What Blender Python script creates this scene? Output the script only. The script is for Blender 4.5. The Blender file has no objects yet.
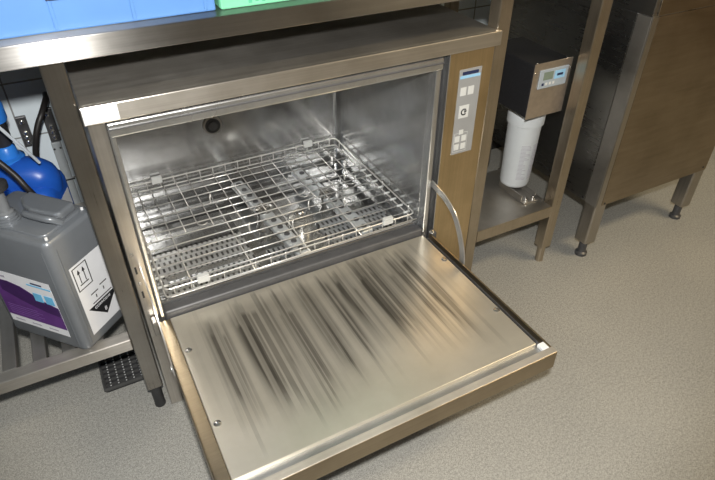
import bpy, bmesh, math, random
from mathutils import Vector, Matrix
random.seed(7)
sc = bpy.context.scene
COL = sc.collection
R = math.radians

# ------------------------------------------------------------------ materials
def new_mat(name):
    m = bpy.data.materials.new(name); m.use_nodes = True
    nt = m.node_tree
    return m, nt, nt.nodes['Principled BSDF']

def ramp(nt, fac, stops):
    r = nt.nodes.new('ShaderNodeValToRGB')
    el = r.color_ramp.elements
    while len(el) < len(stops): el.new(0.5)
    for e, (p, c) in zip(el, stops):
        e.position = p; e.color = (*c, 1) if len(c) == 3 else c
    nt.links.new(fac, r.inputs[0])
    return r.outputs[0]

def coords(nt, scale=(1, 1, 1), rot=(0, 0, 0), kind='Object'):
    tc = nt.nodes.new('ShaderNodeTexCoord'); mp = nt.nodes.new('ShaderNodeMapping')
    mp.inputs['Scale'].default_value = scale; mp.inputs['Rotation'].default_value = rot
    nt.links.new(tc.outputs[kind], mp.inputs[0])
    return mp.outputs[0]

def noise(nt, vec, scale, detail=4, rough=.55):
    n = nt.nodes.new('ShaderNodeTexNoise')
    n.inputs['Scale'].default_value = scale; n.inputs['Detail'].default_value = detail
    n.inputs['Roughness'].default_value = rough
    nt.links.new(vec, n.inputs['Vector'])
    return n.outputs['Fac']

def mix(nt, fac, a, b, mode='MIX'):
    n = nt.nodes.new('ShaderNodeMix'); n.data_type = 'RGBA'; n.blend_type = mode
    for sock, v in ((n.inputs[0], fac), (n.inputs[6], a), (n.inputs[7], b)):
        if hasattr(v, 'is_linked'): nt.links.new(v, sock)
        elif isinstance(v, (int, float)): sock.default_value = v
        else: sock.default_value = (*v, 1)
    return n.outputs[2]

def mth(nt, op, a, b=0.0, clamp=False):
    n = nt.nodes.new('ShaderNodeMath'); n.operation = op; n.use_clamp = clamp
    for s, v in ((n.inputs[0], a), (n.inputs[1], b)):
        if hasattr(v, 'is_linked'): nt.links.new(v, s)
        else: s.default_value = v
    return n.outputs[0]

def bump(nt, b, h, strength, dist=.001):
    n = nt.nodes.new('ShaderNodeBump'); n.inputs['Strength'].default_value = strength
    n.inputs['Distance'].default_value = dist
    nt.links.new(h, n.inputs['Height']); nt.links.new(n.outputs[0], b.inputs['Normal'])

def plain(name, col, rough=.5, metal=0.0, var=.06, scale=30, spec=.5):
    m, nt, b = new_mat(name)
    f = noise(nt, coords(nt), scale)
    c0 = tuple(max(0, c*(1-var)) for c in col); c1 = tuple(min(1, c*(1+var)) for c in col)
    nt.links.new(ramp(nt, f, [(.3, c0), (.7, c1)]), b.inputs['Base Color'])
    b.inputs['Roughness'].default_value = rough; b.inputs['Metallic'].default_value = metal
    b.inputs['Specular IOR Level'].default_value = spec
    return m

def steel(name, col, rough=.3, metal=.85, brush=(4, 4, 400), smudge=.12, var=.08, aniso=0, tan=(0, 1, 1)):
    """brushed stainless: fine stretched grain, large hand smudges in the gloss"""
    m, nt, b = new_mat(name)
    g = noise(nt, coords(nt, brush), 1.0, 3)
    s = noise(nt, coords(nt), 7, 5, .6)
    c0 = tuple(c*(1-var) for c in col); c1 = tuple(min(1, c*(1+var)) for c in col)
    base = ramp(nt, g, [(.25, c0), (.75, c1)])
    dirt = ramp(nt, s, [(.3, (.80, .79, .77)), (.6, (1, 1, 1))])
    nt.links.new(mix(nt, 1.0, base, dirt, 'MULTIPLY'), b.inputs['Base Color'])
    rr = mth(nt, 'ADD', mth(nt, 'MULTIPLY', g, .10), mth(nt, 'MULTIPLY', s, smudge))
    nt.links.new(mth(nt, 'ADD', rr, rough - .05 - smudge/2), b.inputs['Roughness'])
    b.inputs['Metallic'].default_value = metal
    if aniso:                     # gloss drawn out across the grain
        cx = nt.nodes.new('ShaderNodeCombineXYZ')
        for i in range(3): cx.inputs[i].default_value = tan[i]
        b.inputs['Anisotropic'].default_value = aniso
        nt.links.new(cx.outputs[0], b.inputs['Tangent'])
    bump(nt, b, g, .08, .0004)
    return m

ST_H = steel('stainless_grain_x', (.60, .57, .53), .36, .95, (3, 300, 300), aniso=.8)
ST_V = steel('stainless_grain_z', (.37, .35, .325), .30, .95, (260, 260, 3), aniso=.7, tan=(1, 1, 0))  # base darkened to imitate the dim reflections in upright faces
ST_TOP = steel('stainless_worktop', (.34, .335, .33), .33, .97, (3, 300, 300), .06, aniso=.97)
ST_LID = steel('stainless_lid', (.66, .63, .585), .34, .93, (3, 260, 260), aniso=.6)
ST_TUB = steel('stainless_tub', (.58, .585, .59), .18, .88, (60, 60, 60), .08, .05)
ST_FRONT = steel('stainless_front_warm_lit', (.62, .47, .27), .32, .90, (240, 240, 3), aniso=.6, tan=(1, 1, 0))  # gold base colour holds the warm light the front steel reflects
ST_DOOR = steel('stainless_door_shell_warm_lit', (.40, .325, .225), .34, .95, (3, 240, 240))  # brown tint is warm reflected light put into the base colour
ST_LEG = steel('stainless_leg_warm_lit', (.50, .43, .335), .32, .93, (260, 260, 3), .2, aniso=.6, tan=(1, 1, 0))  # lighter tan base: warm reflections painted into the right-hand legs
ST_DULL = steel('stainless_dull', (.46, .44, .41), .40, .88, (30, 30, 30), .25)
ST_CAB = steel('stainless_cabinet', (.36, .30, .225), .34, .97, (8, 8, 90), .2, .10)
ST_CABSIDE = steel('stainless_cabinet_side', (.40, .40, .40), .28, .98, (8, 8, 90), .12, .05)
ST_FRAME = steel('bright_frame_steel', (.68, .69, .70), .26, .90, (3, 3, 3), .08, .03)
ST_CHAN = steel('channel_steel', (.50, .50, .50), .40, .85, (3, 60, 60), .1, .05)
ST_LIP = steel('lip_steel', (.66, .61, .54), .40, .65, (3, 200, 200), .1, .05)
ST_FLR = steel('tub_floor_steel', (.34, .345, .35), .15, .9, (60, 60, 60), .1, .05)
ST_ARM = steel('satin_arm_steel', (.66, .69, .71), .30, .35, (40, 40, 40), .1, .05)
ST_COL = steel('column_steel', (.54, .51, .47), .32, .88, (260, 260, 3))
ST_SLAT = steel('slat_steel', (.30, .295, .285), .42, .8, (60, 3, 60), .2)
ST_CLEG = steel('cabinet_leg_steel', (.44, .41, .37), .32, .95, (260, 260, 3), .15)
STRAP = steel('strap_steel', (.66, .66, .66), .34, .75, (20, 20, 20), .1, .05)
WIRE = plain('wire_steel', (.82, .81, .78), .26, .55, .04)
CHROME = plain('polished_steel', (.80, .79, .77), .14, .95, .03)
RUBBER = plain('black_rubber', (.03, .03, .032), .5, 0, .2)
SEAL = plain('dark_grey_seal', (.10, .10, .105), .45, .2, .12)
BLACKP = plain('black_textured_plastic', (.018, .018, .02), .55, 0, .3, 300, .3)
WHITEP = plain('white_plastic', (.80, .80, .80), .42, 0, .03)
CARTM = plain('filter_housing_plastic', (.62, .65, .67), .45, 0, .03)
CANG = plain('grey_can_plastic', (.195, .21, .23), .30, .25, .06, 12)
CANB = plain('blue_can_plastic', (.015, .10, .50), .35, 0, .10, 12)
BLUEC = plain('bright_blue_cap', (.03, .21, .72), .32, 0, .06, 12)
HOSEB = plain('black_hose', (.02, .018, .018), .45, 0, .2)
HOSEC = plain('clear_tube', (.55, .60, .66), .2, 0, .05)
LANCE = plain('smoked_tube', (.20, .21, .22), .2, .1, .05)
PAPER = plain('label_paper', (.78, .79, .82), .5, 0, .03)
PURPLE = plain('purple_print', (.115, .035, .20), .45, 0, .22, 18)
PURPLED = plain('dark_purple_print', (.05, .015, .10), .45, 0, .15, 18)
CYAN = plain('cyan_print', (.16, .50, .78), .45, 0, .06)
NAVY = plain('navy_print', (.02, .03, .09), .45, 0, .1)
INK = plain('black_ink', (.015, .015, .018), .45, 0, .1)
PALEINK = plain('grey_ink', (.42, .40, .46), .5, 0, .05)
LBLUE = plain('light_blue_print', (.32, .60, .86), .4, 0, .04)
FOIL = plain('grey_membrane_foil', (.34, .345, .35), .4, .1, .04)
FOILW = plain('pale_key_print', (.66, .67, .66), .4, 0, .03)
LCD = plain('lcd_glass', (.20, .25, .20), .18, 0, .06)
METERP = plain('meter_grey_plastic', (.38, .43, .48), .4, 0, .03)
RACKB = plain('blue_rack_plastic', (.105, .25, .56), .4, 0, .04, 14)
RACKG = plain('green_rack_plastic', (.20, .62, .37), .4, 0, .04, 14)
RAILD = plain('dark_zinc', (.10, .10, .105), .4, .5, .2, 40)
GREYP = plain('grey_trunking', (.36, .39, .41), .45, 0, .05)

def floor_mat():
    m, nt, b = new_mat('resin_floor')
    v = coords(nt)
    a = noise(nt, v, 420, 2, .7); d = noise(nt, v, 150, 3, .6); c = noise(nt, v, 2.5, 4, .5)
    base = ramp(nt, a, [(.33, (.215, .212, .195)), (.5, (.375, .370, .345)), (.68, (.54, .53, .495))])
    sp = ramp(nt, d, [(.35, (.80, .80, .80)), (.62, (1.06, 1.06, 1.06))])
    w = ramp(nt, c, [(.3, (.90, .90, .90)), (.7, (1.05, 1.04, 1.02))])
    nt.links.new(mix(nt, 1, mix(nt, 1, base, sp, 'MULTIPLY'), w, 'MULTIPLY'), b.inputs['Base Color'])
    b.inputs['Roughness'].default_value = .55
    bump(nt, b, a, .25, .001)
    return m

def tile_mat():
    m, nt, b = new_mat('white_wall_tiles')
    v = coords(nt, (1, 1, 1), (R(90), 0, 0))
    t = nt.nodes.new('ShaderNodeTexBrick')
    t.offset = 0; t.inputs['Scale'].default_value = 1
    t.inputs['Brick Width'].default_value = .15; t.inputs['Row Height'].default_value = .15
    t.inputs['Mortar Size'].default_value = .0025; t.inputs['Mortar Smooth'].default_value = .3
    t.inputs['Color1'].default_value = (.80, .88, .94, 1); t.inputs['Color2'].default_value = (.76, .85, .92, 1)
    t.inputs['Mortar'].default_value = (.30, .31, .32, 1)
    nt.links.new(v, t.inputs['Vector']); nt.links.new(t.outputs['Color'], b.inputs['Base Color'])
    b.inputs['Roughness'].default_value = .28
    return m

def door_mat():
    """inner door sheet: worn stainless with dark water and rack streaks running front to back"""
    m, nt, b = new_mat('streaked_door_sheet')
    tc = nt.nodes.new('ShaderNodeTexCoord'); sx = nt.nodes.new('ShaderNodeSeparateXYZ')
    nt.links.new(tc.outputs['Object'], sx.inputs[0])
    X, Y = sx.outputs[0], sx.outputs[1]          # object origin at the machine's base corner
    g2 = noise(nt, coords(nt, (210, .8, 1)), 1, 3, .6)
    s = noise(nt, coords(nt), 9, 4, .6)
    wob = noise(nt, coords(nt, (8, 3, 1)), 1, 2, .5)
    XW = mth(nt, 'ADD', X, mth(nt, 'MULTIPLY', wob, .003))
    def cells(freq):
        # sharp-edged streak lanes: one random value for each lane across the sheet
        v = nt.nodes.new('ShaderNodeTexVoronoi'); v.voronoi_dimensions = '1D'; v.inputs['Scale'].default_value = freq
        nt.links.new(XW, v.inputs['W'])
        sp = nt.nodes.new('ShaderNodeSeparateColor'); nt.links.new(v.outputs['Color'], sp.inputs[0])
        return sp.outputs[0], sp.outputs[1], sp.outputs[2]
    def lanes(freq, thr, gain):
        a, b, c = cells(freq)
        d = mth(nt, 'MULTIPLY', mth(nt, 'SUBTRACT', a, thr, True), gain, True)
        end = mth(nt, 'ADD', mth(nt, 'MULTIPLY', b, -.20), -.26)        # each lane stops somewhere else
        beg = mth(nt, 'MULTIPLY', mth(nt, 'MULTIPLY', c, c), -.10)
        lo = mth(nt, 'DIVIDE', mth(nt, 'SUBTRACT', Y, end), .05, True)
        hi = mth(nt, 'DIVIDE', mth(nt, 'SUBTRACT', beg, Y), .015, True)
        return mth(nt, 'MULTIPLY', d, mth(nt, 'MULTIPLY', lo, hi))
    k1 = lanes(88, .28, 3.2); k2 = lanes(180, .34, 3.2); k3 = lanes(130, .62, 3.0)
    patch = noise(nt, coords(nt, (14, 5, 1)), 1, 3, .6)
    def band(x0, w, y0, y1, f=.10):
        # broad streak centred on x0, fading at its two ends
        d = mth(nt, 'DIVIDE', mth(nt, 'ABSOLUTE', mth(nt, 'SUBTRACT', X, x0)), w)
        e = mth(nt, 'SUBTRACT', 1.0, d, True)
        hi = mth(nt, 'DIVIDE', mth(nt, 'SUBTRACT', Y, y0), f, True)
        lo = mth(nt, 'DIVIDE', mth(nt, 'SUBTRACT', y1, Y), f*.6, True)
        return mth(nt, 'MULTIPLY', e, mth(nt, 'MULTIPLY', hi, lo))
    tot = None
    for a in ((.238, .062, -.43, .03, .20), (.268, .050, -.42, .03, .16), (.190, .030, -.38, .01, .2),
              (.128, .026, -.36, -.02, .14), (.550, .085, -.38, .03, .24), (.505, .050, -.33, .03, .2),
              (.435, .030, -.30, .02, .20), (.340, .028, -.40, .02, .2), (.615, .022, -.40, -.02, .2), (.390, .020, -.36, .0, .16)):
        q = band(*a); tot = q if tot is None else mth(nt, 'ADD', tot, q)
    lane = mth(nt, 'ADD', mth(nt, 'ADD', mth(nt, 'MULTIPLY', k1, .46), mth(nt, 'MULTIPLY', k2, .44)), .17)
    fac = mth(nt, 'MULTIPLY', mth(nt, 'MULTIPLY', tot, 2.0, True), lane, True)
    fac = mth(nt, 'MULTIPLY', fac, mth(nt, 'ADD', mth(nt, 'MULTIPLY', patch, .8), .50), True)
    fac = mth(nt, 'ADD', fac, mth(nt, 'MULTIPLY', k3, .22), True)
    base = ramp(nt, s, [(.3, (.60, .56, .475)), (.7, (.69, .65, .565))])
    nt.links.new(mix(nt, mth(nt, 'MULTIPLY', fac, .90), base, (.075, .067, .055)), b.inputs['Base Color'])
    b.inputs['Metallic'].default_value = .70
    nt.links.new(mth(nt, 'ADD', mth(nt, 'MULTIPLY', g2, .12), .26), b.inputs['Roughness'])
    bump(nt, b, g2, .06, .0004)
    return m

def mesh_mat():
    """perforated filter sheet: rows of dark slots punched in dull steel"""
    m, nt, b = new_mat('slotted_filter_sheet')
    v = coords(nt)
    t = nt.nodes.new('ShaderNodeTexBrick'); t.inputs['Scale'].default_value = 1
    t.inputs['Brick Width'].default_value = .0135; t.inputs['Row Height'].default_value = .024
    t.inputs['Mortar Size'].default_value = .0042; t.inputs['Mortar Smooth'].default_value = .1
    t.inputs['Color1'].default_value = (.04, .04, .04, 1); t.inputs['Color2'].default_value = (.16, .16, .16, 1)
    t.inputs['Mortar'].default_value = (.60, .61, .62, 1)
    nt.links.new(v, t.inputs['Vector']); nt.links.new(t.outputs['Color'], b.inputs['Base Color'])
    b.inputs['Roughness'].default_value = .35; b.inputs['Metallic'].default_value = .6
    return m

def strainer_mat():
    m, nt, b = new_mat('fine_strainer_mesh')
    v = nt.nodes.new('ShaderNodeTexVoronoi'); v.inputs['Scale'].default_value = 260
    nt.links.new(coords(nt), v.inputs['Vector'])
    nt.links.new(ramp(nt, v.outputs['Distance'], [(.25, (.03, .03, .03)), (.45, (.62, .61, .58))]), b.inputs['Base Color'])
    b.inputs['Metallic'].default_value = .7; b.inputs['Roughness'].default_value = .3
    return m

FLOOR, TILE, DOORM, FILT, STRAIN = floor_mat(), tile_mat(), door_mat(), mesh_mat(), strainer_mat()
PLASTER = plain('painted_plaster', (.35, .35, .35), .7, 0, .03, 3)
WARMW = plain('ochre_painted_wall', (.26, .185, .11), .6, 0, .05, 3)
CEIL = plain('white_ceiling', (.75, .75, .74), .7, 0, .02, 3)

# ------------------------------------------------------------------ mesh helpers
class MB:
    def __init__(s): s.bm = bmesh.new()
    def _merge(s, tmp, mat=None):
        if mat is not None: bmesh.ops.transform(tmp, matrix=mat, verts=tmp.verts)
        me = bpy.data.meshes.new('tmp'); tmp.to_mesh(me); tmp.free()
        s.bm.from_mesh(me); bpy.data.meshes.remove(me)
        return s
    def box(s, x0, x1, y0, y1, z0, z1, bev=0, seg=2, mat=None):
        t = bmesh.new(); bmesh.ops.create_cube(t, size=1)
        for v in t.verts:
            v.co = ((x0+x1)/2 + v.co.x*(x1-x0), (y0+y1)/2 + v.co.y*(y1-y0), (z0+z1)/2 + v.co.z*(z1-z0))
        if bev: bmesh.ops.bevel(t, geom=t.edges[:], offset=bev, segments=seg, profile=.5, affect='EDGES')
        return s._merge(t, mat)
    def vbox(s, x0, x1, y0, y1, z0, z1, bev, seg=4, bev2=0, mat=None):
        """box whose vertical edges are rounded with bev, the horizontal ones with bev2"""
        t = bmesh.new(); bmesh.ops.create_cube(t, size=1)
        for v in t.verts:
            v.co = ((x0+x1)/2 + v.co.x*(x1-x0), (y0+y1)/2 + v.co.y*(y1-y0), (z0+z1)/2 + v.co.z*(z1-z0))
        ed = [e for e in t.edges if abs((e.verts[0].co - e.verts[1].co).z) > 1e-6]
        bmesh.ops.bevel(t, geom=ed, offset=bev, segments=seg, profile=.5, affect='EDGES')
        if bev2:
            zs = (z0, z1)
            ed = [e for e in t.edges if abs(e.verts[0].co.z - e.verts[1].co.z) < 1e-6]
            bmesh.ops.bevel(t, geom=ed, offset=bev2, segments=3, profile=.5, affect='EDGES')
        return s._merge(t, mat)
    def tube(s, pts, r, seg=8, caps=True, mat=None):
        t = bmesh.new(); P = [Vector(p) for p in pts]; rings = []
        up = None
        for i, p in enumerate(P):
            d = ((P[min(i+1, len(P)-1)] - P[max(i-1, 0)])).normalized()
            if up is None:
                up = Vector((0, 0, 1)) if abs(d.z) < .9 else Vector((1, 0, 0))
            a = d.cross(up).normalized(); up = a.cross(d).normalized()
            rr = r[i] if isinstance(r, (list, tuple)) else r
            rings.append([t.verts.new(p + a*math.cos(k*2*math.pi/seg)*rr + up*math.sin(k*2*math.pi/seg)*rr) for k in range(seg)])
        for A, B in zip(rings, rings[1:]):
            for k in range(seg):
                f = t.faces.new((A[k], A[(k+1) % seg], B[(k+1) % seg], B[k])); f.smooth = True
        if caps:
            t.faces.new(rings[0][::-1]); t.faces.new(rings[-1])
        bmesh.ops.recalc_face_normals(t, faces=t.faces)
        return s._merge(t, mat)
    def lathe(s, cx, cy, prof, seg=32, mat=None, smooth=True):
        t = bmesh.new(); rings = []
        for (r, z) in prof:
            rings.append([t.verts.new((cx + math.cos(k*2*math.pi/seg)*r, cy + math.sin(k*2*math.pi/seg)*r, z)) for k in range(seg)])
        for A, B in zip(rings, rings[1:]):
            for k in range(seg):
                f = t.faces.new((A[k], A[(k+1) % seg], B[(k+1) % seg], B[k])); f.smooth = smooth
        t.faces.new(rings[0][::-1]); t.faces.new(rings[-1])
        bmesh.ops.remove_doubles(t, verts=t.verts, dist=1e-6)
        bmesh.ops.recalc_face_normals(t, faces=t.faces)
        return s._merge(t, mat)
    def disc(s, c, n, r, h, seg=20, bev=0):
        """short cylinder from c along n"""
        q = Vector(n).to_track_quat('Z', 'Y').to_matrix().to_4x4(); q.translation = Vector(c)
        prof = [(r, 0), (r, h)] if not bev else [(r, 0), (r, h-bev), (r-bev*.4, h-bev*.3), (r-bev, h)]
        return s.lathe(0, 0, prof, seg, q)
    def prism(s, poly, axis, a0, a1, mat=None):
        """extrude a polygon: axis 'x' takes (y,z) points, 'y' takes (x,z), 'z' takes (x,y)"""
        t = bmesh.new()
        f = {'x': lambda p, a: (a, p[0], p[1]), 'y': lambda p, a: (p[0], a, p[1]), 'z': lambda p, a: (p[0], p[1], a)}[axis]
        A = [t.verts.new(f(p, a0)) for p in poly]; B = [t.verts.new(f(p, a1)) for p in poly]
        n = len(poly)
        for k in range(n): t.faces.new((A[k], A[(k+1) % n], B[(k+1) % n], B[k]))
        t.faces.new(A[::-1]); t.faces.new(B)
        bmesh.ops.recalc_face_normals(t, faces=t.faces)
        return s._merge(t, mat)
    def xform(s, m): bmesh.ops.transform(s.bm, matrix=m, verts=s.bm.verts); return s
    def build(s, name, mat, parent=None, local=False):
        """world-space verts are moved into the parent's frame unless local"""
        base = Vector((0, 0, 0))
        p = parent
        if parent is not None and not local:
            while p is not None: base += p.location; p = p.parent
            bmesh.ops.translate(s.bm, vec=-base, verts=s.bm.verts)
        me = bpy.data.meshes.new(name); s.bm.to_mesh(me); s.bm.free()
        for a in me.polygons: pass
        o = bpy.data.objects.new(name, me); COL.objects.link(o)
        me.materials.append(mat)
        if parent is not None: o.parent = parent
        return o

def tag(o, label, cat, group=None, kind=None):
    o['label'] = label; o['category'] = cat
    if group: o['group'] = group
    if kind: o['kind'] = kind
    return o
def thing(name, label, cat, loc, rz=0, group=None):
    o = bpy.data.objects.new(name, None); COL.objects.link(o)
    o.empty_display_size = .05; o.location = loc; o.rotation_euler = (0, 0, rz)
    return tag(o, label, cat, group)
def struct(name, mb, mat):
    o = mb.build(name, mat); o['kind'] = 'structure'; o['label'] = name.replace('_', ' '); return o
def smooth(o, ang=40):
    for p in o.data.polygons: p.use_smooth = True
    o.data.set_sharp_from_angle(angle=R(ang))
    return o
def curve_pts(ctrl, n=24):
    """Catmull-Rom through control points"""
    P = [Vector(c) for c in ctrl]; P = [P[0]*2 - P[1]] + P + [P[-1]*2 - P[-2]]
    out = []
    m = len(P) - 3
    for i in range(m):
        for k in range(n):
            t = k/n; a, b, c, d = P[i:i+4]
            out.append(.5*((2*b) + (c-a)*t + (2*a-5*b+4*c-d)*t*t + (3*b-a-3*c+d)*t**3))
    out.append(P[-2]); return out
def text_mb(body, size, mat4, depth=.0002):
    cu = bpy.data.curves.new('txt', 'FONT'); cu.body = body; cu.size = size
    cu.extrude = depth; cu.align_x = 'CENTER'; cu.align_y = 'CENTER'
    o = bpy.data.objects.new('txt', cu); COL.objects.link(o)
    dg = bpy.context.evaluated_depsgraph_get()
    me = bpy.data.meshes.new_from_object(o.evaluated_get(dg))
    bpy.data.objects.remove(o); bpy.data.curves.remove(cu)
    mb = MB(); mb.bm.from_mesh(me); bpy.data.meshes.remove(me)
    return mb.xform(mat4)

# ------------------------------------------------------------------ setting
XL, XR, YF, YB, ZC = -1.6, 3.6, -3.2, .70, 2.7
struct('floor', MB().box(XL, XR, YF, YB+.02, -.05, 0), FLOOR)
struct('wall_back', MB().box(XL, XR, YB, YB+.1, 0, ZC), TILE)
struct('wall_left', MB().box(XL-.1, XL, YF, YB, 0, ZC), PLASTER)
struct('wall_right', MB().box(XR, XR+.1, YF, YB, 0, ZC), WARMW)
struct('wall_front', MB().box(XL, XR, YF-.1, YF, 0, ZC), WARMW)
struct('ceiling', MB().box(XL, XR, YF, YB, ZC, ZC+.1), CEIL)
struct('baseboard_back', MB().box(XL, XR, YB-.012, YB-.001, 0.0005, .10), RUBBER)

# ------------------------------------------------------------------ work table
LY0, LY1 = .0115, .048
ZT = .900
t = thing('work_table', 'long stainless steel work table over the open dishwasher, with slatted undershelf', 'table', (.4, .3, 0))
MB().box(-.95, 1.235, -.0035, .66, .864, ZT, .002).build('worktop', ST_TOP, t)
legs = [(-.0365, -.0005), (.8645, .9005), (1.175, 1.2114), (-.9, -.8635)]
for (a, b) in legs:
    for (y0, y1) in ((LY0, LY1), (.61, .646)):
        if y0 > .1 and 0 < a < 1: continue
        lg = MB().vbox(a, b, y0, y1, .062 if a > 0 else .078, .8638, .0035, 3).build('leg', ST_V if a < 0 else ST_LEG, t)  # same steel, darker left and warmer right: reflected light put into colour
        f = MB().lathe((a+b)/2, (y0+y1)/2, [(.013, 0.0003), (.0135, .004), (.0125, .008), (.0125, .0618 if a > 0 else .0778)], 20)
        smooth(f.build('foot', RUBBER if a < 0 else ST_LEG, lg))
# left undershelf: front rail, rear rail, slats front to back
MB().box(-.8633, -.0367, .0095, .040, .223, .2535, .002).build('shelf_rail', ST_H, t)
MB().box(-.8633, -.0367, .60, .628, .223, .2535, .002).build('shelf_rail', ST_H, t)
x = -.0875
for i in range(13):
    MB().box(x-.027, x, .0402, .5998, .228, .2525, .002).build('shelf_slat', ST_SLAT, t)
    x -= .0572
# right undershelf: folded tray between middle and right legs
sh = MB()
sh.box(.9007, 1.1748, .0156, .262, .2145, .2195)
sh.box(1.1710, 1.1748, .05, .262, .2195, .226)
so = sh.build('side_shelf', ST_DULL, t)
MB().box(.9007, 1.1748, .0115, .0155, .184, .2205, .0012).build('shelf_lip', ST_LEG, so)

# ------------------------------------------------------------------ dishwasher
dw = thing('dishwasher', 'stainless undercounter dishwasher standing open with its door folded down', 'dishwasher', (0, 0, 0))
# outer shell
MB().box(.005, .008, .031, .62, .03, .753).build('side_panel', ST_V, dw)
MB().box(.8600, .8632, .052, .62, .03, .753).build('side_panel', ST_V, dw)
MB().box(.008, .860, .617, .62, .03, .753).build('back_panel', ST_V, dw)
MB().box(.008, .860, .05, .617, .03, .034).build('base_panel', ST_DULL, dw)
for fx in (.06, .81):
    for fy in (.10, .57):
        smooth(MB().lathe(fx, fy, [(.02, .0003), (.021, .006), (.014, .012), (.014, .030)], 18).build('foot', RUBBER, dw))
lid = MB()
lid.box(.002, .8632, .0095, .62, .7535, .7860, .0015)
lid.box(.0005, .8710, 0.0, .0108, .7535, .7860, .002)
lid.build('lid', ST_LID, dw)
MB().box(.0025, .0590, -.0007, -.0001, .7560, .7836).build('white_patch', PAPER, dw)  # thin white rectangle on the left end of the lid lip
# front: left column, control column, lower panel
MB().vbox(.005, .034, .0105, .0305, .004, .7532, .002, 2).build('front_column', ST_COL, dw)
MB().box(.7452, .8632, .0105, .0505, .012, .7532, .0012, 2).build('control_column', ST_FRONT, dw)
MB().box(.7425, .7450, .0098, .0300, .13, .7532, .0006).build('column_edge', ST_FRAME, dw)
MB().box(.0345, .7435, .034, .037, .03, .245).build('lower_panel', ST_V, dw)
# seal frame round the opening
fr = MB()
fr.box(.0345, .7240, .004, .030, .7222, .7490, .003)
fr.build('top_frame', ST_FRAME, dw)
MB().box(.0345, .7240, .0015, .0045, .737, .7395).build('top_seal', SEAL, dw)
MB().vbox(.7058, .7175, .003, .030, .262, .7220, .003).build('side_frame', ST_FRAME, dw)
MB().vbox(.7180, .7240, .010, .030, .262, .7340, .0015).build('side_frame', ST_CHAN, dw)
MB().vbox(.0345, .0444, .004, .030, .262, .7220, .003).build('side_frame', ST_FRAME, dw)
MB().box(.7245, .7422, .028, .031, .13, .7532).build('hinge_recess', RUBBER, dw)
MB().box(.0345, .7275, .0305, .0335, .7490, .7532).build('top_recess', SEAL, dw)
# wash tub: walls as thin sheets
tub = bpy.data.objects.new('wash_tub', None)
x0, x1, yb, zt = .0444, .7055, .500, .722
tb = MB()
tb.box(x0-.003, x0, .0305, yb, .245, zt)
tb.box(x1, x1+.003, .0305, yb, .245, zt)
tb.box(x0-.003, x1+.003, yb, yb+.003, .245, zt+.003)
tb.box(x0-.003, x1+.003, .0305, yb, zt, zt+.003)
tb.box(x0-.003, x1+.003, .0305, yb+.003, .241, .245)
# coved inside corners
for (cx, cy, a0) in ((x0, yb, 0), (x1, yb, 1)):
    r = .018; s = 1 if a0 == 0 else -1
    poly = [(cx, cy)] + [(cx + s*(r - r*math.sin(k*math.pi/12)), cy - (r - r*math.cos(k*math.pi/12))) for k in range(7)]
    tb.prism(poly, 'z', .245, zt)
tub = tb.build('wash_tub', ST_TUB, dw)
MB().box(x0+.0003, x1-.0003, .001, .0300, .262, .3050, .006, 3).build('tub_sill', SEAL, dw)
MB().box(x0, x1, .0305, .0420, .2452, .312, .003).build('tub_lip', ST_TUB, dw)
for s in (0, 1):
    a, b = ((x0+.0002, x0+.014), (x1-.014, x1-.0002))[s]
    MB().box(a, b, .044, .478, .302, .3185, .002).build('rack_rail', ST_TUB, tub)
    for k in range(3):
        yy = .12+.14*k
        MB().box(a, b, yy, yy+.05, .298, .3018).build('rail_bracket', ST_DULL, tub)
# spray port on rear wall
p = MB().disc((.322, .4999, .468), (0, -1, 0), .0265, .006, 28, .002); p.build('port_ring', ST_DULL, tub)
p = MB().disc((.322, .4938, .468), (0, -1, 0), .021, .002, 28); p.build('port_recess', RUBBER, tub)
p = MB().disc((.322, .4917, .468), (0, -1, 0), .0125, .003, 24, .001); p.build('port_core', RAILD, tub)
# filter sheets and floor parts
for (a, b, c, d, mm) in ((.058, .300, .050, .275, FILT), (.332, .400, .050, .165, FILT), (.500, .692, .050, .22, FILT), (.058, .300, .281, .395, ST_FLR),
                     (.058, .692, .410, .478, ST_FLR), (.600, .692, .226, .395, ST_FLR)):
    MB().box(a, b, c, d, .2455, .2570, .0015).build('filter_sheet', mm, dw)
    MB().box(a+.02, b-.02, (c+d)/2-.010, (c+d)/2+.010, .2571, .2605, .001).build('sheet_handle', ST_FRAME, dw)
ss = smooth(MB().lathe(.462, .235, [(.034, .2455), (.034, .262), (.032, .278), (.018, .286), (.001, .287)], 32).build('sump_strainer', STRAIN, dw))
smooth(MB().lathe(.462, .235, [(.016, .2872), (.018, .290), (.016, .298), (.010, .303), (.001, .304)], 24).build('strainer_knob', CHROME, ss))
def wash_arm(cx, cy, ang, L0, L1):
    M = Matrix.Translation((cx, cy, 0)) @ Matrix.Rotation(R(ang), 4, 'Z')
    a = MB().box(-.018, .018, -L0, L1, .281, .298, .005, 3, M).build('wash_arm', ST_ARM, dw)
    h = MB().lathe(cx, cy, [(.026, .2455), (.020, .262), (.020, .300), (.024, .302), (.022, .309), (.008, .312)], 24)
    smooth(h.build('arm_hub', CHROME, a))
    y = -L0+.02
    while y < L1-.015:
        if abs(y) > .03:
            c = M @ Vector((0, y, .2981))
            smooth(MB().lathe(c.x, c.y, [(.0075, c.z), (.0075, c.z+.0025), (.004, c.z+.003)], 14).build('spray_nozzle', SEAL, a))
        y += .036
wash_arm(.375, .28, 6.5, .22, .18)
wash_arm(.560, .27, 6.5, .20, .18)
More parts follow.
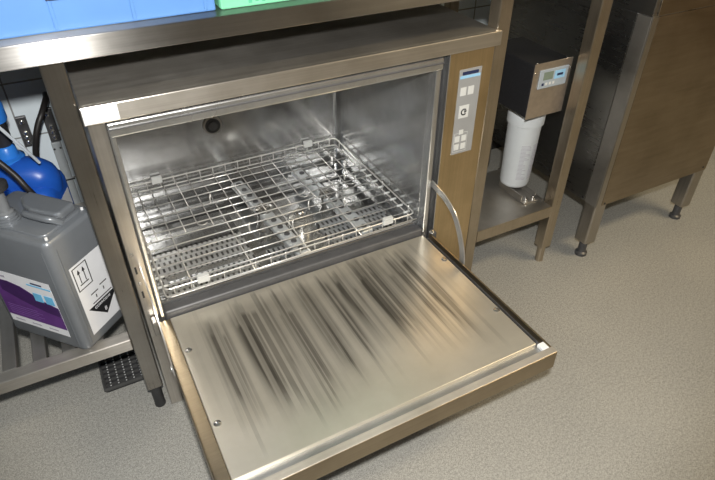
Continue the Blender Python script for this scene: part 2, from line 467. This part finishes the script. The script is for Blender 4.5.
# door: built closed-flat at hinge height, tipped up a hair at the front
TILT = Matrix.Translation((0, 0, .2884)) @ Matrix.Rotation(-.0121, 4, 'X') @ Matrix.Translation((0, 0, -.2884))
dl = MB()
dl.box(.0265, .7260, -.4690, -.003, .2430, .2470, mat=TILT)
dl.box(.0265, .0310, -.4690, -.003, .2470, .2880, .001, mat=TILT)
dl.box(.0265, .0520, -.4690, -.003, .2840, .2880, .001, mat=TILT)
dl.box(.7215, .7260, -.4690, -.003, .2470, .2880, .001, mat=TILT)
dl.box(.0265, .7260, -.4696, -.4650, .2430, .2890, .0012, mat=TILT)
door = dl.build('door', ST_DOOR, dw)
MB().box(.0522, .7030, -.4320, -.0025, .2700, .2884, .0012, mat=TILT).build('inner_sheet', DOORM, door)
MB().box(.0320, .7210, -.4648, -.4322, .2480, .2795, mat=TILT).build('front_channel', ST_CHAN, door)
MB().box(.7032, .7212, -.4320, -.003, .2480, .2745, mat=TILT).build('seal_channel', SEAL, door)
MB().box(.7100, .7160, -.4200, -.012, .2746, .2800, .002, mat=TILT).build('door_seal', RUBBER, door)
MB().box(.7040, .7208, -.4520, -.4330, .2796, .2885, .002, mat=TILT).build('corner_block', WHITEP, door)
for (a, b) in ((.0640, -.114), (.0640, -.313), (.694, -.113), (.694, -.314)):
    c = TILT @ Vector((a, b, .2885))
    smooth(MB().lathe(a, b, [(.0075, c.z), (.007, c.z+.0015), (.0035, c.z+.003), (.0005, c.z+.0032)], 18).build('screw', CHROME, door))
MB().box(.0268, .7258, -.4690, -.4535, .2890, .2905, .0006, mat=TILT).build('door_lip', ST_LIP, door)
# door straps
def strap(x, name):
    ctr = curve_pts([(x, .016, .428), (x, -.012, .424), (x, -.045, .417), (x, -.085, .396), (x, -.115, .356), (x, -.134, .310), (x, -.139, .268)], 8)
    t_ = bmesh.new(); rows = []
    for i, p in enumerate(ctr):
        d = (ctr[min(i+1, len(ctr)-1)] - ctr[max(i-1, 0)]).normalized()
        n = Vector((0, -d.z, d.y)); w = .009
        rows.append([t_.verts.new(p + n*w*a + Vector((b, 0, 0))) for a, b in ((1, -.0013), (1, .0013), (-1, .0013), (-1, -.0013))])
    for A, B in zip(rows, rows[1:]):
        for k in range(4): t_.faces.new((A[k], A[(k+1) % 4], B[(k+1) % 4], B[k]))
    t_.faces.new(rows[0]); t_.faces.new(rows[-1][::-1])
    bmesh.ops.recalc_face_normals(t_, faces=t_.faces)
    mb = MB(); mb._merge(t_); o = mb.build(name, STRAP, dw)
    mb = MB(); mb.disc((x, -.136, .279), (-1 if x < .3 else 1, 0, 0), .006, .004, 16, .001); mb.build('strap_bolt', CHROME, o)
strap(.7295, 'door_strap'); strap(.0235, 'door_strap')
hb = MB(); hb.box(.0135, .0262, -.016, .009, .262, .300, .003); hb.build('hinge_block', ST_DULL, dw)
hb = MB(); hb.box(.7265, .7425, -.010, .009, .262, .290, .003); hb.build('hinge_block', SEAL, dw)
smooth(MB().disc((.7265, -.008, .293), (-.3, -.3, 1), .006, .004, 16, .001).build('hinge_screw', CHROME, dw))
for z in (.355, .42):
    MB().box(.012, .016, .0096, .0106, z, z+.018).build('column_slot', RUBBER, dw)
for z in (.395, .47):
    MB().disc((.0145, .0105, z), (0, -1, 0), .0035, .0015, 14).build('column_screw', CHROME, dw)
# control panel foil
yf = .0105
cp = MB().box(.7735, .8345, yf-.0008, yf-.0001, .498, .7105).build('control_panel', FOIL, dw)
def pl(x0, x1, z0, z1, m, n, d=.0006, y=None, par=cp):
    yy = (yf-.0008) if y is None else y
    return MB().box(x0, x1, yy-d-.0001, yy-.00005, z0, z1).build(n, m, par)
pl(.7765, .8315, .689, .6955, LBLUE, 'brand_stripe'); pl(.782, .826, .697, .7045, NAVY, 'brand_plate')
pl(.781, .797, .648, .668, FOILW, 'key'); pl(.802, .818, .648, .668, FOILW, 'key')
k = pl(.783, .8105, .592, .6235, FOILW, 'start_key', .0008)
rg = MB()
for i in range(16):
    a0 = R(40+i*17.5); a1 = R(40+(i+1)*17.5)
    rg.prism([(.797+.0085*math.cos(a0), .607+.0085*math.sin(a0)), (.797+.0085*math.cos(a1), .607+.0085*math.sin(a1)),
              (.797+.0055*math.cos(a1), .607+.0055*math.sin(a1)), (.797+.0055*math.cos(a0), .607+.0055*math.sin(a0))], 'y', yf-.0021, yf-.0016)
rg.prism([(.797, .611), (.806, .609), (.800, .603)], 'y', yf-.0021, yf-.0016)
rg.build('key_symbol', INK, cp)
bx = MB()
for (a, b, c, d) in ((.7780, .7788, .5035, .5535), (.8152, .8160, .5035, .5535), (.7780, .8160, .5035, .5043), (.7780, .8160, .5527, .5535)):
    bx.box(a, b, yf-.0012, yf-.0009, c, d)
bx.build('key_outline', FOILW, cp)
pl(.7905, .8025, .5495, .561, FOILW, 'key', .0008)
for a in (.7805, .7995):
    for c in (.509, .530): pl(a, a+.0135, c, c+.0155, FOILW, 'key', .0008)

# ------------------------------------------------------------------ wire rack in the tub
rk = thing('wire_rack', 'wide stainless wire basket sitting in the open dishwasher tub', 'rack', (.37, .26, .3186))
bx0, bx1, by0, by1, bz0, bz1 = .058, .692, .026, .490, .3212, .344
def loop(z, r, n, m=.0):
    c = .012
    pts = []
    for (cx, cy, a) in ((bx1-c, by1-c, 0), (bx0+c, by1-c, 90), (bx0+c, by0+c, 180), (bx1-c, by0+c, 270)):
        for k in range(5):
            an = R(a+k*22.5); pts.append((cx+c*math.cos(an), cy+c*math.sin(an), z))
    pts.append(pts[0])
    MB().tube(pts, r, 8, False).build(n, WIRE, rk)
loop(bz1, .0021, 'top_rim'); loop(bz0, .0021, 'bottom_rim')
MB().tube([(bx0+.004, by0-.0055, bz0+.008), (bx1+.004, by0-.0055, bz0+.008)], .0020, 8).build('front_rail', WIRE, rk)
n = 17
for i in range(n):                                   # uprights front and rear
    xx = bx0+.02+(bx1-bx0-.04)*i/(n-1)
    for yy in (by0, by1):
        MB().tube([(xx, yy, bz0-.001), (xx, yy, bz1+.003)], .0015, 6).build('upright', WIRE, rk)
for i in range(4):
    yy = by0+.03+(by1-by0-.06)*i/3
    for xx in (bx0, bx1):
        MB().tube([(xx, yy, bz0-.001), (xx, yy, bz1+.006)], .0015, 6).build('upright', WIRE, rk)
for i in range(9):                                   # long wires running side to side, free ends at both sides
    yy = by0+.036+.0345*i
    MB().tube([(bx0-.004, yy, bz0+.005), (bx1+.003, yy, bz0+.005)], .0017, 7).build('long_wire', WIRE, rk)
    for (a, b) in ((bx0-.010, bx0+.012), (bx1-.010, bx1+.008)):
        MB().tube([(a, yy, bz0+.005), (b, yy, bz0+.005)], .0030, 8).build('wire_end_cap', FOILW, rk)
for yy in (.392, .430, .462):
    MB().tube([(bx0, yy, bz0+.005), (bx1, yy, bz0+.005)], .0016, 7).build('long_wire', WIRE, rk)
for i in range(17):                                  # cross wires, every third one runs through to the front
    xx = bx0+.028+.0350*i
    if i % 4 == 1:
        pts = [(xx, by0, bz0+.0012), (xx, by1, bz0+.0012)]
    elif i % 4 == 3:
        pts = curve_pts([(xx, by1, bz0+.009), (xx, .31, bz0+.009), (xx, .262, bz0+.009), (xx+.003, .242, bz0+.014), (xx+.012, .234, bz0+.017), (xx+.022, .240, bz0+.016)], 5)
    else:
        pts = [(xx, by1, bz0+.0092), (xx, .235, bz0+.0092)]
    MB().tube(pts, .0016, 7).build('cross_wire', WIRE, rk)
for (cx, cy) in ((.144, by1), (.143, by0), (.613, by0), (.600, by1)):
    c = MB().box(cx-.014, cx+.014, cy-.0045, cy+.0045, bz1-.008, bz1+.010, .002)
    c.box(cx-.013, cx+.013, cy-.006, cy+.006, bz1+.0085, bz1+.0115, .001)
    c.build('rim_clip', FOILW, rk)
rn = random.Random(3)
for (px, py) in ((.30, .17), (.47, .19), (.56, .16), (.40, .13), (.25, .34), (.62, .28)):   # peg tips that hold ware
    MB().tube(curve_pts([(px, py, bz0+.004), (px, py+.004, bz0+.018), (px+.004, py+.008, bz0+.026)], 4), [.0022]*8+[.0032], 7).build('ware_peg', WIRE, rk)

# ------------------------------------------------------------------ plastic racks on the table
def dish_rack(name, label, x0, x1, y0, y1, mat, kind):
    t = thing(name, label, 'rack', ((x0+x1)/2, (y0+y1)/2, ZT), 0, 'plastic racks on the worktop')
    z0 = ZT+.0003; h = .105; w = .006
    b = MB()
    b.box(x0, x1, y0, y0+w, z0, z0+h, .003); b.box(x0, x1, y1-w, y1, z0, z0+h, .003)
    b.box(x0, x0+w, y0+w, y1-w, z0, z0+h, .003); b.box(x1-w, x1, y0+w, y1-w, z0, z0+h, .003)
    if kind == 'blue':
        for k in range(5):
            xx = x0+.014+k*(x1-x0-.034)/4
            b.box(xx, xx+.006, y0-.0018, y0+.002, z0+.004, z0+h-.004, .001)
    b.build('rack_wall', mat, t)
    g = MB()
    for k in range(13):
        xx = x0+w+(x1-x0-2*w)*k/12; g.box(xx-.002, xx+.002, y0+w, y1-w, z0+.002, z0+.008)
        yy = y0+w+(y1-y0-2*w)*k/12; g.box(x0+w, x1-w, yy-.002, yy+.002, z0+.002, z0+.008)
    g.build('rack_grid', mat, t)
    if kind == 'blue':
        MB().box(.001, .031, y0-.0026, y0-.0001, z0+.0465, z0+.056, .001).build('grip_slot', NAVY, t)
    else:
        f = MB()
        for k in range(16):
            xx = x0+.05+k*.012
            if xx < x1-.02: f.box(xx, xx+.006, y0-.0016, y0+.001, z0+.006+.002*(k % 2), z0+.020, .0007)
        f.build('rack_ribs', plain('dark_green_rack_plastic', (.10, .45, .28), .45), t)
dish_rack('dish_rack', 'blue plastic dishwasher rack on the table edge, left of the green rack', -.245, .2555, .029, .529, RACKB, 'blue')
dish_rack('dish_rack', 'green plastic dishwasher rack on the worktop beside the blue rack', .2635, .7635, .027, .527, RACKG, 'green')

# ------------------------------------------------------------------ water filter unit on side shelf
wf = thing('water_filter', 'white water filter cartridge under a black control box, standing on the side shelf', 'water filter', (1.111, .135, .2197))
MB().box(1.0485, 1.1730, .0625, .2555, .5115, .655, .004).build('control_box', BLACKP, wf)
fp = MB().box(1.0475, 1.1745, .0600, .0623, .5085, .6585, .0008).build('front_plate', steel('stainless_meter_plate', (.58, .50, .42), .36, .8, (90, 90, 90), .2), wf)
for (a, c) in ((1.0525, .6335), (1.1690, .6335)):
    smooth(MB().disc((a, .0600, c), (0, -1, 0), .0032, .002, 14, .001).build('screw', CHROME, fp))
for a in (1.058, 1.158):
    smooth(MB().disc((a, .066, .6552), (0, 0, 1), .003, .004, 12, .001).build('screw', CHROME, fp))
di = MB().box(1.0665, 1.1615, .0565, .0599, .5905, .6410, .0012).build('meter_display', METERP, fp)
MB().box(1.0790, 1.1130, .0560, .0564, .6130, .6340).build('lcd_screen', LCD, di) if False else None
o = MB(); o.box(1.0790, 1.1110, .0559, .0564, .6130, .6340); o.build('lcd_screen', LCD, fp)
o = MB(); o.box(1.1160, 1.1520, .0559, .0564, .6110, .6330); o.build('meter_badge', LBLUE, fp)
o = MB(); o.box(1.1240, 1.1440, .0554, .0558, .6190, .6250); o.build('badge_mark', NAVY, fp)
for i in range(4):
    o = MB(); o.box(1.0770+.012*i, 1.0840+.012*i, .0559, .0564, .5985, .6055); o.build('meter_key', FOILW if i else NAVY, fp)
kx, cy = 1.141, .152
c = MB().lathe(kx, cy, [(.002, .2420), (.037, .2420), (.0420, .246), (.0440, .254), (.0480, .440), (.0480, .4445)], 48)
smooth(c.build('cartridge', CARTM, wf))
c = MB().lathe(kx, cy, [(.0490, .4450), (.0530, .4475), (.0535, .490), (.0510, .494), (.0510, .4975), (.0580, .500), (.0580, .5112)], 48)
smooth(c.build('cartridge_head', CARTM, wf))
MB().box(.906, 1.120, .2560, .2600, .2203, .655, .001).build('mounting_plate', ST_TUB, wf)
lb = MB()
for k in range(26):
    zz = .275+.0045*k
    for j in range(2):
        a0 = R(-130+j*44); a1 = R(-130+j*44+rn.choice((26, 32, 36, 18)))
        n_ = 6
        for q in range(n_):
            b0 = a0+(a1-a0)*q/n_; b1 = a0+(a1-a0)*(q+1)/n_; r0 = .0442+(zz-.255)*.0215; r1 = r0+.0006
            lb.prism([(kx+r0*math.cos(b0), cy+r0*math.sin(b0)), (kx+r1*math.cos(b0), cy+r1*math.sin(b0)),
                      (kx+r1*math.cos(b1), cy+r1*math.sin(b1)), (kx+r0*math.cos(b1), cy+r0*math.sin(b1))], 'z', zz, zz+.0011)
lb.build('cartridge_print', PALEINK, wf)
br = MB(); br.box(1.108, 1.164, .060, .180, .2197, .2235, .001); br.box(1.108, 1.112, .075, .180, .2235, .2419, .001); br.box(1.160, 1.164, .075, .180, .2235, .2419, .001)
br.build('bracket', ST_DULL, wf)
for a in (1.122, 1.150):
    smooth(MB().lathe(a, .070, [(.007, .2236), (.007, .229), (.004, .2295), (.004, .234), (.001, .2345)], 12).build('bracket_bolt', CHROME, wf))

# ------------------------------------------------------------------ cabinet machine at right
cb = thing('steel_cabinet', 'tall brown-grey stainless appliance on four legs at the right', 'cabinet', (1.56, .27, 0))
cx0, cx1, cyf, cyb = 1.312, 1.812, -.034, .56
MB().box(cx0+.003, cx1-.003, cyf+.003, cyb, .205, .90, .002).build('body', ST_CABSIDE, cb)
MB().box(cx0+.022, cx1, cyf-.0005, cyf+.0028, .2005, .7610, .001).build('front_panel', ST_CAB, cb)
MB().box(cx0+.016, cx1, cyf-.0005, cyf+.0028, .7645, .90, .001).build('upper_panel', ST_CAB, cb)
MB().vbox(cx0, cx0+.0205, cyf-.001, cyf+.0028, .200, .7610, .0015, 2).build('corner_trim', ST_CLEG, cb)
MB().vbox(cx0-.0005, cx0+.0028, cyf+.003, cyf+.046, .200, .7610, .001, 2).build('side_trim', ST_DULL, cb)
MB().box(cx0-.0005, cx0+.0028, cyf+.0475, cyb, .200, .7610, .001).build('side_panel', ST_CABSIDE, cb)
MB().box(cx0-.0005, cx0+.0028, cyf+.003, cyb, .7645, .90, .001).build('side_panel', ST_CABSIDE, cb)
for (a, b) in ((cx0+.034, .207), (cx1-.018, .214)):
    MB().disc((a, cyf-.0005, b), (0, -1, 0), .0035, .001, 12).build('panel_rivet', RUBBER, cb)
MB().disc((cx0-.0005, cyf+.055, .209), (-1, 0, 0), .0035, .001, 12).build('panel_rivet', RUBBER, cb)
for (lx, ly) in ((cx0+.0005, cyf), (cx1-.0475, cyf), (cx0+.0005, cyb-.05), (cx1-.0475, cyb-.05)):
    lg = MB().vbox(lx, lx+.047, ly, ly+.047, .060, .2045, .006, 3)
    lg = lg.build('leg', ST_CLEG, cb)
    smooth(MB().lathe(lx+.0235, ly+.0235, [(.019, .0003), (.019, .010), (.013, .014), (.013, .060)], 20).build('foot', RAILD, lg))

# ------------------------------------------------------------------ grey chemical can
def loc_frame(o): return o
ca = thing('chemical_can', 'grey plastic chemical can with purple and white label on the slatted shelf', 'can', (-.122, .012, .2537), R(-48), 'chemical cans on the slatted shelf')
# local frame: x runs back-left to front-right along the label face (0 is the near corner), y goes into the depth, z up
W_, D_, H_ = .206, .135, .286
body = MB().vbox(-W_, 0, 0, D_, 0, H_, .016, 6, .010)
smooth(body.build('can_body', CANG, ca, True), 30)
for (a, b) in ((-.0175, .0035), (-.0085, .0085), (-.0035, .0175)):
    smooth(MB().tube([(a, b, .016), (a, b, H_-.022), (a-.003, b+.003, H_-.012)], .0042, 8).build('corner_rib', CANG, ca, True))
hz = H_
tp = MB().vbox(-W_+.018, -.018, .016, D_-.014, H_-.003, H_+.004, .016, 5, .003)
smooth(tp.build('can_shoulder', CANG, ca, True), 30)
hz = H_+.004
hd = MB().prism([(-.136, .112), (-.024, .112), (-.020, .070), (-.030, .062), (-.088, .060), (-.112, .068), (-.136, .086)], 'z', hz, hz+.019)
hd = hd.build('handle_block', CANG, ca, True)
bv = hd.modifiers.new('bevel', 'BEVEL'); bv.width = .008; bv.segments = 3
hb = MB().tube(curve_pts([(-.020, .064, hz+.001), (-.026, .054, hz+.012), (-.038, .048, hz+.016), (-.078, .048, hz+.016), (-.092, .054, hz+.012), (-.100, .064, hz+.004)], 6), .0072, 10)
smooth(hb.build('handle', CANG, ca, True))
MB().box(-.085, -.030, .0545, .061, hz+.0002, hz+.003).build('handle_slot', RUBBER, ca, True)
for (a, b) in ((-.012, .016), (-.020, D_-.016), (-.140, D_-.018)):
    smooth(MB().lathe(a, b, [(.003, hz-.005), (.003, hz+.0005), (.001, hz+.0012)], 10).build('glint_pip', WHITEP, ca, True))  # white pips imitate flash glints on the can's top corners
nx, ny = -.122, .036
nk = MB().lathe(nx, ny, [(.024, hz-.002), (.024, hz+.004), (.021, hz+.005), (.022, hz+.009), (.0195, hz+.010), (.020, hz+.014), (.0165, hz+.016), (.0155, hz+.020)], 28)
smooth(nk.build('can_neck', CANG, ca, True), 50)
def lab(x0, x1, z0, z1, m, n, d, par=ca): return MB().box(x0, x1, -d-.0004, -d, z0, z1).build(n, m, par, True)
lab(-.188, -.034, .036, .182, PAPER, 'front_label', .0002)
pp = MB().prism([(-.188, .056), (-.034, .056), (-.034, .118), (-.060, .124), (-.090, .138), (-.118, .152), (-.150, .158), (-.188, .156)], 'y', -.0010, -.0007)
pp.build('purple_print', PURPLE, ca, True)
pp = MB().prism([(-.034, .092), (-.034, .118), (-.060, .124), (-.090, .138), (-.118, .152), (-.150, .158), (-.175, .157), (-.175, .128), (-.120, .108), (-.07, .096)], 'y', -.0014, -.0011)
pp.build('purple_band', PURPLED, ca, True)
for a in (-.088, -.060):
    MB().vbox(a, a+.022, -.0019, -.0015, .124, .146, .0001, 1).build('blue_print_square', CYAN, ca, True)
lab(-.096, -.036, .163, .1665, CYAN, 'blue_print_line', .0007)
lab(-.084, -.056, .169, .173, NAVY, 'brand_print', .0007)
lab(-.182, -.150, .166, .171, PALEINK, 'small_print', .0007)
for k in range(3): lab(-.175+.045*k, -.150+.045*k, .044, .0475, PALEINK, 'small_print', .0007)
PPI = plain('pale_purple_ink', (.17, .08, .27), .5)
for k in range(5): lab(-.178, -.10+.012*(k % 2), .064+.006*k, .0655+.006*k, PPI, 'small_print', .0011)
# end label (local x=0 face)
def labr(y0, y1, z0, z1, m, n, d): return MB().box(d, d+.0004, y0, y1, z0, z1).build(n, m, ca, True)
labr(.027, .116, .028, .208, PAPER, 'end_label', .0002)
bo = MB()
for (a, b, c, d) in ((.031, .070, .145, .147), (.031, .070, .201, .203), (.031, .0332, .147, .201), (.0678, .070, .147, .201)):
    bo.box(.0007, .0010, a, b, c, d)
for ay in (.044, .057):
    bo.box(.0007, .0010, ay-.0010, ay+.0010, .160, .188)
    bo.prism([(ay-.0040, .184), (ay+.0040, .184), (ay, .194)], 'x', .0007, .0010)
bo.box(.0007, .0010, .039, .062, .156, .1585)
bo.build('arrows_print', INK, ca, True)
hc, hr_ = .078, .041
MB().prism([(hc-hr_, .091), (hc+.036, .091), (hc+.036, .084), (hc, .048)], 'x', .0007, .0010).build('hazard_print', INK, ca, True)
d2 = MB()
d2.box(.0007, .0010, hc-.024, hc-.003, .118, .1205); d2.box(.0007, .0010, hc-.013, hc-.0105, .104, .112)
d2.box(.0007, .0010, hc+.004, hc+.024, .124, .1265); d2.box(.0007, .0010, hc+.010, hc+.0125, .108, .116)
d2.build('hazard_drawing', INK, ca, True)
MB().box(.0007, .0010, hc-.026, hc+.030, .095, .0975).build('hazard_bar', INK, ca, True)
MX = Matrix(((0, 0, 1, 0), (1, 0, 0, 0), (0, 1, 0, 0), (0, 0, 0, 1)))     # text plane to local yz, facing +x
text_mb('CORROSIVE', .0088, Matrix.Translation((.0012, hc-.002, .0835)) @ MX).build('hazard_word', PAPER, ca, True)
text_mb('8', .014, Matrix.Translation((.0012, hc, .062)) @ MX).build('hazard_class', PAPER, ca, True)

# dosing lance in the grey can
M48 = Matrix.Translation((-.122, .012, .2537)) @ Matrix.Rotation(R(-48), 4, 'Z')
nw = M48 @ Vector((nx, ny, hz+.0202))
la = thing('suction_lance', 'black-capped grey dosing lance standing in the neck of the grey can', 'lance', nw, 0, 'dosing lances in the cans')
smooth(MB().lathe(nw.x, nw.y, [(.017, nw.z+.0003), (.0125, nw.z+.004), (.0125, nw.z+.047)], 20).build('lance_tube', LANCE, la))
smooth(MB().lathe(nw.x, nw.y, [(.012, nw.z+.0473), (.024, nw.z+.050), (.0245, nw.z+.060), (.016, nw.z+.066), (.002, nw.z+.067)], 24).build('lance_cap', RUBBER, la))

# ------------------------------------------------------------------ blue can behind
bc = thing('chemical_can', 'blue plastic chemical can behind the grey can, by the tiled wall', 'can', (-.148, .42, .2527), R(-20), 'chemical cans on the slatted shelf')
b = MB().vbox(-.105, .066, -.070, .075, 0, .215, .036, 6, .028)
smooth(b.build('can_body', CANB, bc, True), 60)
dm = MB().tube(curve_pts([(-.075, .0, .200), (-.035, .0, .222), (.008, .0, .228), (.034, .0, .214), (.044, .0, .178)], 7), [.030, .032, .034, .036, .038, .040, .042] + [.044]*14 + [.042, .040, .038, .036, .034, .032, .030, .028], 16)
smooth(dm.build('can_handle', CANB, bc, True), 60)
rib = MB()
for k in range(5): rib.lathe(-.045, -.066, [(.020, .150+.014*k), (.026, .153+.014*k), (.026, .158+.014*k), (.020, .161+.014*k)], 20)
smooth(rib.build('ribbed_grip', BLUEC, bc, True))
ncx, ncy = -.028, .012
smooth(MB().lathe(ncx, ncy, [(.026, .240), (.027, .262), (.035, .266), (.035, .272), (.024, .275), (.022, .298), (.018, .302)], 28).build('can_cap', BLUEC, bc, True), 40)
MB().box(.0662, .0666, -.034, .038, .040, .165).build('end_label', PAPER, bc, True)
MB().box(.0667, .0670, -.020, .030, .095, .098).build('label_print', PALEINK, bc, True)
MB().box(-.03, .055, -.0706, -.0702, .055, .150).build('front_label', PAPER, bc, True)
Mb = Matrix.Translation((-.148, .42, .2527)) @ Matrix.Rotation(R(-20), 4, 'Z')
q = Mb @ Vector((ncx, ncy, .3022))
l2 = thing('suction_lance', 'blue-topped dark dosing lance standing in the cap of the blue can', 'lance', q, 0, 'dosing lances in the cans')
smooth(MB().lathe(q.x, q.y, [(.018, q.z+.0003), (.022, q.z+.006), (.022, q.z+.055), (.024, q.z+.058)], 22).build('lance_tube', RUBBER, l2))
smooth(MB().lathe(q.x, q.y, [(.027, q.z+.0583), (.029, q.z+.064), (.029, q.z+.095), (.025, q.z+.118), (.018, q.z+.130), (.004, q.z+.133)], 24).build('lance_cap', BLUEC, l2), 35)

# hoses
h = MB().tube(curve_pts([(-.240, .30, .640), (-.190, .29, .610), (-.157, .275, .566), (-.140, .262, .530), (-.127, .262, .490), (-.122, .275, .42), (-.118, .290, .350), (-.115, .300, .2600)], 8), .0065, 10)
tag(smooth(h.build('hose', HOSEB)), 'black hose curving down across the front of the blue can', 'hose')
h = MB().tube(curve_pts([(-.060, .690, .560), (-.060, .62, .575), (-.076, .57, .563), (-.096, .555, .535), (-.112, .55, .498), (-.124, .555, .450), (-.13, .57, .36), (-.13, .58, .2590)], 8), .0075, 12)
tag(smooth(h.build('hose', HOSEB)), 'thick black hose arching from the tiled wall behind the blue can', 'hose')
h = MB().tube(curve_pts([(-.220, .33, .72), (-.165, .332, .660), (-.139, .332, .615), (-.123, .334, .583), (-.106, .345, .540)], 8), .0035, 8)
tag(smooth(h.build('tube', HOSEC)), 'thin clear tube slanting down past the blue lance to the blue can', 'tube')
h = MB().tube(curve_pts([(-.062, .170, .262), (-.052, .20, .263), (-.050, .26, .263), (-.06, .40, .263)], 8), .0085, 10)
tag(smooth(h.build('hose', WHITEP)), 'short white hose lying on the slatted shelf behind the grey can', 'hose')

# wall rails and trunking behind the cans
def wall_rail(x0, x1, z0, z1, lbl):
    t = thing('wall_bracket', lbl, 'bracket', ((x0+x1)/2, YB-.0005, (z0+z1)/2), 0, 'slotted brackets on the tiled wall')
    MB().box(x0, x1, YB-.012, YB-.0005, z0, z1, .002).build('plate', RAILD, t)
    for k in range(4):
        zz = z0+.014+(z1-z0-.026)*(0, .22, .44, .95)[k]
        smooth(MB().disc(((x0+x1)/2, YB-.012, zz), (0, -1, 0), .0068, .005, 14, .002).build('bolt', CHROME, t))
wall_rail(-.150, -.124, .425, .512, 'dark slotted wall bracket nearer the blue lance, left of the pair')
wall_rail(-.085, -.058, .424, .522, 'dark slotted wall bracket beside the table leg, right of the pair')
tr = thing('cable_trunking', 'flat grey cable trunking running down the tiled wall below a bracket', 'trunking', (-.075, YB-.0005, .10))
MB().box(-.087, -.062, YB-.0125, YB-.0005, .105, .4225, .002).build('channel', GREYP, tr)
for (a, b) in ((-.083, .403), (-.067, .404)): MB().disc((a, YB-.0125, b), (0, -1, 0), .003, .001, 10).build('screw', RUBBER, tr)
MB().box(-.092, -.057, YB-.0145, YB-.0126, .30, .304).build('clip', RUBBER, tr)

# drain grid on floor
dg = thing('floor_grid', 'square black plastic grid lying on the floor under the slatted shelf', 'grid', (-.055, .20, 0))
g = MB(); gx0, gx1, gy0, gy1 = -.135, -.004, .122, .275
MB().vbox(gx0, gx1, gy0, gy1, .0004, .004, .010, 4).build('base', RUBBER, dg)
fr = MB()
for (a, b, c, d) in ((gx0, gx1, gy0, gy0+.006), (gx0, gx1, gy1-.006, gy1), (gx0, gx0+.006, gy0+.006, gy1-.006), (gx1-.006, gx1, gy0+.006, gy1-.006)):
    fr.box(a, b, c, d, .004, .014, .002)
for k in range(1, 7):
    xx = gx0+(gx1-gx0)*k/7; fr.box(xx-.0015, xx+.0015, gy0+.006, gy1-.006, .004, .011)
for k in range(1, 9):
    yy = gy0+(gy1-gy0)*k/9; fr.box(gx0+.006, gx1-.006, yy-.0015, yy+.0015, .004, .0105)
fr.build('grid', plain('grid_plastic', (.07, .07, .07), .3, 0, .1), dg)
dots = MB()
for k in range(1, 7):
    for j in range(1, 16):
        xx = gx0+(gx1-gx0)*k/7; yy = gy0+(gy1-gy0)*j/16
        dots.lathe(xx, yy, [(.0019, .011), (.0019, .0125), (.0008, .013)], 6)
dots.build('grid_stud', plain('pale_stud', (.55, .56, .56), .35), dg)

# ------------------------------------------------------------------ light
def area(name, loc, target, size, power, col, sy=None):
    l = bpy.data.lights.new(name, 'AREA'); l.shape = 'RECTANGLE'; l.size = size; l.size_y = sy or size
    l.energy = power; l.color = col
    o = bpy.data.objects.new(name, l); COL.objects.link(o); o.location = loc
    o.rotation_euler = (Vector(target)-Vector(loc)).to_track_quat('-Z', 'Y').to_euler()
    return o
fl = bpy.data.lights.new('flash', 'SPOT'); fl.energy = 92; fl.color = (1.0, .975, .92)
fl.spot_size = R(86); fl.spot_blend = .45; fl.shadow_soft_size = .022
fo = bpy.data.objects.new('flash', fl); COL.objects.link(fo); fo.location = (.005, -.995, 1.315)
fo.rotation_euler = (Vector((.47, .0, .50))-fo.location).to_track_quat('-Z', 'Y').to_euler()
area('ceiling_lamp_warm', (2.3, -1.3, ZC-.02), (2.3, -1.2, 0), 1.2, 40, (1.0, .81, .52), .35)
area('window_daylight', (XL+.03, -1.6, 2.0), (0, -.6, .4), 1.1, 14, (.62, .81, 1.0), 1.1)
w = bpy.data.worlds.new('world'); sc.world = w; w.use_nodes = True
w.node_tree.nodes['Background'].inputs[0].default_value = (.5, .5, .52, 1); w.node_tree.nodes['Background'].inputs[1].default_value = .05

# ------------------------------------------------------------------ camera
cam = bpy.data.cameras.new('camera'); co = bpy.data.objects.new('camera', cam); COL.objects.link(co)
cam.sensor_width = 36; cam.lens = 581.933*36/715; cam.clip_start = .02
yw, pt, rl = .4868, -.6513, .0033
fw = Vector((math.sin(yw)*math.cos(pt), math.cos(yw)*math.cos(pt), math.sin(pt)))
rt = Vector((math.cos(yw), -math.sin(yw), 0)); up = rt.cross(fw)
r2 = rt*math.cos(rl)+up*math.sin(rl); u2 = -rt*math.sin(rl)+up*math.cos(rl)
Mx = Matrix((r2, u2, -fw)).transposed().to_4x4(); Mx.translation = (-.01, -.9889, 1.1908)
co.matrix_world = Mx
sc.camera = co
vs = sc.view_settings
sc.display_settings.display_device = 'sRGB'
vs.view_transform = 'Standard'; vs.look = 'None'; vs.exposure = 0; vs.gamma = 1; vs.use_curve_mapping = False
